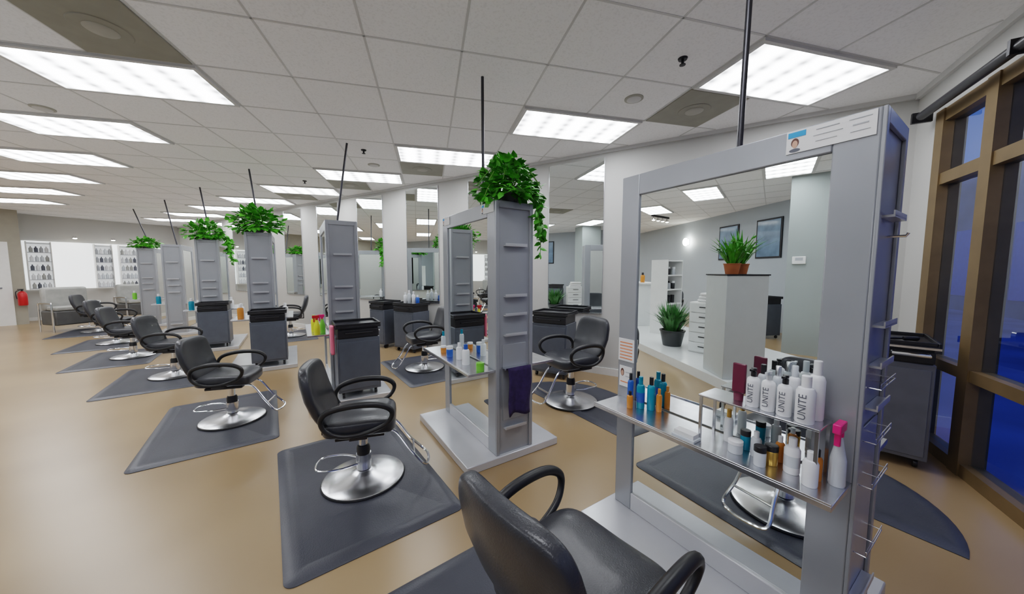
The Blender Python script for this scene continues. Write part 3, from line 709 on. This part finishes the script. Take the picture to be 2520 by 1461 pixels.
# reception desk
rd=thing('reception_desk','white reception desk on the low platform','desk',(-6.6,-1.2,.121),rad(0))
MB().box(-.45,.45,-.3,.3,0,1.0).build('body','gloss',rd,bevel=.006); MB().box(-.5,.5,-.36,.36,1.0,1.04).build('counter','white',rd,bevel=.004)
for k,(dx,bd,l) in enumerate([(-.3,'black','black bottle at the left on the reception desk'),(-.05,'clear','clear bottle in the middle of the reception desk'),(.25,'amber','amber bottle at the right on the reception desk')]): bottle('bottle',bd,'black',.05,.24,(-6.6+dx,-1.2,1.162),l,rz=0)
cart((-5.2,-3.4,0),rad(180),'dark trolley on the reception side beside the grey pillar',h=.9)
# track light and wall lamp on the reception side
tk=thing('track_light','bar of four small spotlights over the reception side, seen in the nearest mirror','track light',(-8,-2.55,HC),rad(60))
MB().box(-.45,.45,-.02,.02,-.05,-.001).build('bar','dark',tk)
for k in range(4):
    q=MB().lathe([(.03,-.06),(.05,-.15)],(-.36+.24*k,0,0)).build('shade','chrome',tk); MB().lathe([(.045,-.152),(.02,-.165)],(-.36+.24*k,0,0)).build('bulb','bulb',q)
wl=thing('wall_lamp','bright round wall lamp on the blue-grey reception wall','wall lamp',(-9.1,YF,2.4))
MB().box(-.05,.05,.001,.03,-.1,.1).build('back_plate','chrome',wl); MB().sellip(.10,.08,.13,1,1,20,12,lambda p:Vector((p.x,p.y+.115,p.z))).build('globe','bulb',wl)
# ---------------------------------------------------------------- far end
dr=MB().box(-15.9,-15.87,.10,1.02,0,2.2).build('door_1','white',smooth=False); dr['kind']='structure'
MB().box(-15.868,-15.82,.84,.87,.98,1.01).box(-15.83,-15.815,.74,.87,.98,1.01).build('door_handle','chrome',dr)
ex=thing('fire_extinguisher','red fire extinguisher on the far left wall by the white door','fire extinguisher',(-15.79,1.15,.52))
MB().lathe([(.07,0),(.08,.02),(.08,.30),(.055,.36),(.025,.38)]).build('cylinder','red',ex)
MB().lathe([(.02,.38),(.02,.42)]).box(-.015,.015,-.07,.03,.42,.44).build('valve','black',ex)
MB().tube(spline([(0,-.03,.41),(.04,-.10,.36),(.05,-.09,.18)],4,False),.01,6).build('hose','black',ex)
MB().box(-.105,-.081,-.03,.03,.1,.3).build('wall_bracket','steel',ex)
bp=struct('trim_4',MB().box(XL+.001,XL+.03,1.3,4.55,.9,2.3),'backlit')
sv={}
cols=['wbot','wbot','wbot','clear','clear','inkg','sofal','sofal','inkg','ink']
nm=['leftmost','middle','rightmost']
for q,(yc,hw,nb) in enumerate(((1.56,.20,4),(2.75,.17,4),(3.33,.24,5))):
    t=thing('product_shelf','white retail shelf on the far wall, %s of three'%nm[q],'shelf',(XL+.031,yc,.9))
    MB().box(0,.02,-hw,hw,0,1.38).build('back_panel','shelfback',t)
    for s in (-hw-.015,hw+.0005): MB().box(0,.22,s,s+.014,0,1.38).build('side_panel','white',t)
    for k in range(6): MB().box(.0205,.22,-hw,hw,.02+.26*k,.035+.26*k).build('shelf','inkg',t)
    for k in range(5):
        for i in range(nb):
            c=random.choice(cols)
            if sv.get(c) is None:
                o=MB().lathe([(.034,0),(.036,.11),(.013,.14),(.013,.17)],n=10).build('bottle',c); sv[c]=o
            else: o=sv[c].copy(); C.objects.link(o)
            o.location=(XL+.031+.12,yc-.088*(nb-1)/2+.088*i,.9+.0355+.26*k); o['label']='small product bottle on the %s retail shelf of the far wall'%nm[q]; o['category']='bottle'; o['group']='product bottles on the %s far shelf'%nm[q]
for yc,l in ((2.2,'left spotlight above the far backlit wall'),(2.95,'middle spotlight above the far backlit wall'),(3.7,'right spotlight above the far backlit wall')):
    t=thing('spotlight',l,'spotlight',(XL+.35,yc,2.42))
    MB().tube([(-.35,0,.05),(0,0,.05)],.012,8).build('arm','chrome',t); MB().lathe([(.03,.06),(.055,0)]).build('shade','chrome',t); MB().lathe([(.045,-.004),(.03,-.02)]).build('bulb','bulb',t)
def sofa(loc,rz,label):
    t=thing('lounge_chair',label,'sofa',loc,rz); w=.36
    MB().box(-w,w,-.28,.28,.16,.50).build('seat_box','sofa',t,bevel=.03)
    MB().box(-w+.02,w-.02,-.28,.10,.505,.60).build('seat_cushion','sofal',t,bevel=.03)
    MB().box(-w,w,.12,.28,.505,1.05).build('backrest','sofal',t,bevel=.05)
    for s in (-w-.03,w+.03): MB().tube(spline([(s,-.26,0),(s,-.26,.62),(s,-.21,.68),(s,.18,.68),(s,.26,.62),(s,.26,0)],4,False),.018,8).build('arm_frame','chrome',t)
    return t
sofa((-13.4,1.62,0),rad(105),'grey lounge sofa with chrome arms at the far left, nearest the white door')
sofa((-14.6,3.0,0),rad(105),'grey lounge sofa behind the last chairs, right of the first sofa')
# ---------------------------------------------------------------- world, camera
w=bpy.data.worlds.new('World'); S.world=w; w.use_nodes=True
w.node_tree.nodes['Background'].inputs[0].default_value=(.09,.16,.42,1); w.node_tree.nodes['Background'].inputs[1].default_value=.75
cd=bpy.data.cameras.new('Camera'); cam=bpy.data.objects.new('Camera',cd); C.objects.link(cam)
cam.location=(0,0,H); cam.rotation_euler=(rad(90)-PITCH,0,rad(30)); cd.sensor_width=36; cd.lens=36*FPX/2520; cd.clip_start=.02
S.camera=cam
bpy.context.view_layer.update()
S.view_settings.view_transform='Filmic'; S.view_settings.exposure=.66
S.view_settings.look='None'
for lk in ('Medium High Contrast','Filmic - Medium High Contrast'):
    try: S.view_settings.look=lk; break
    except Exception: pass
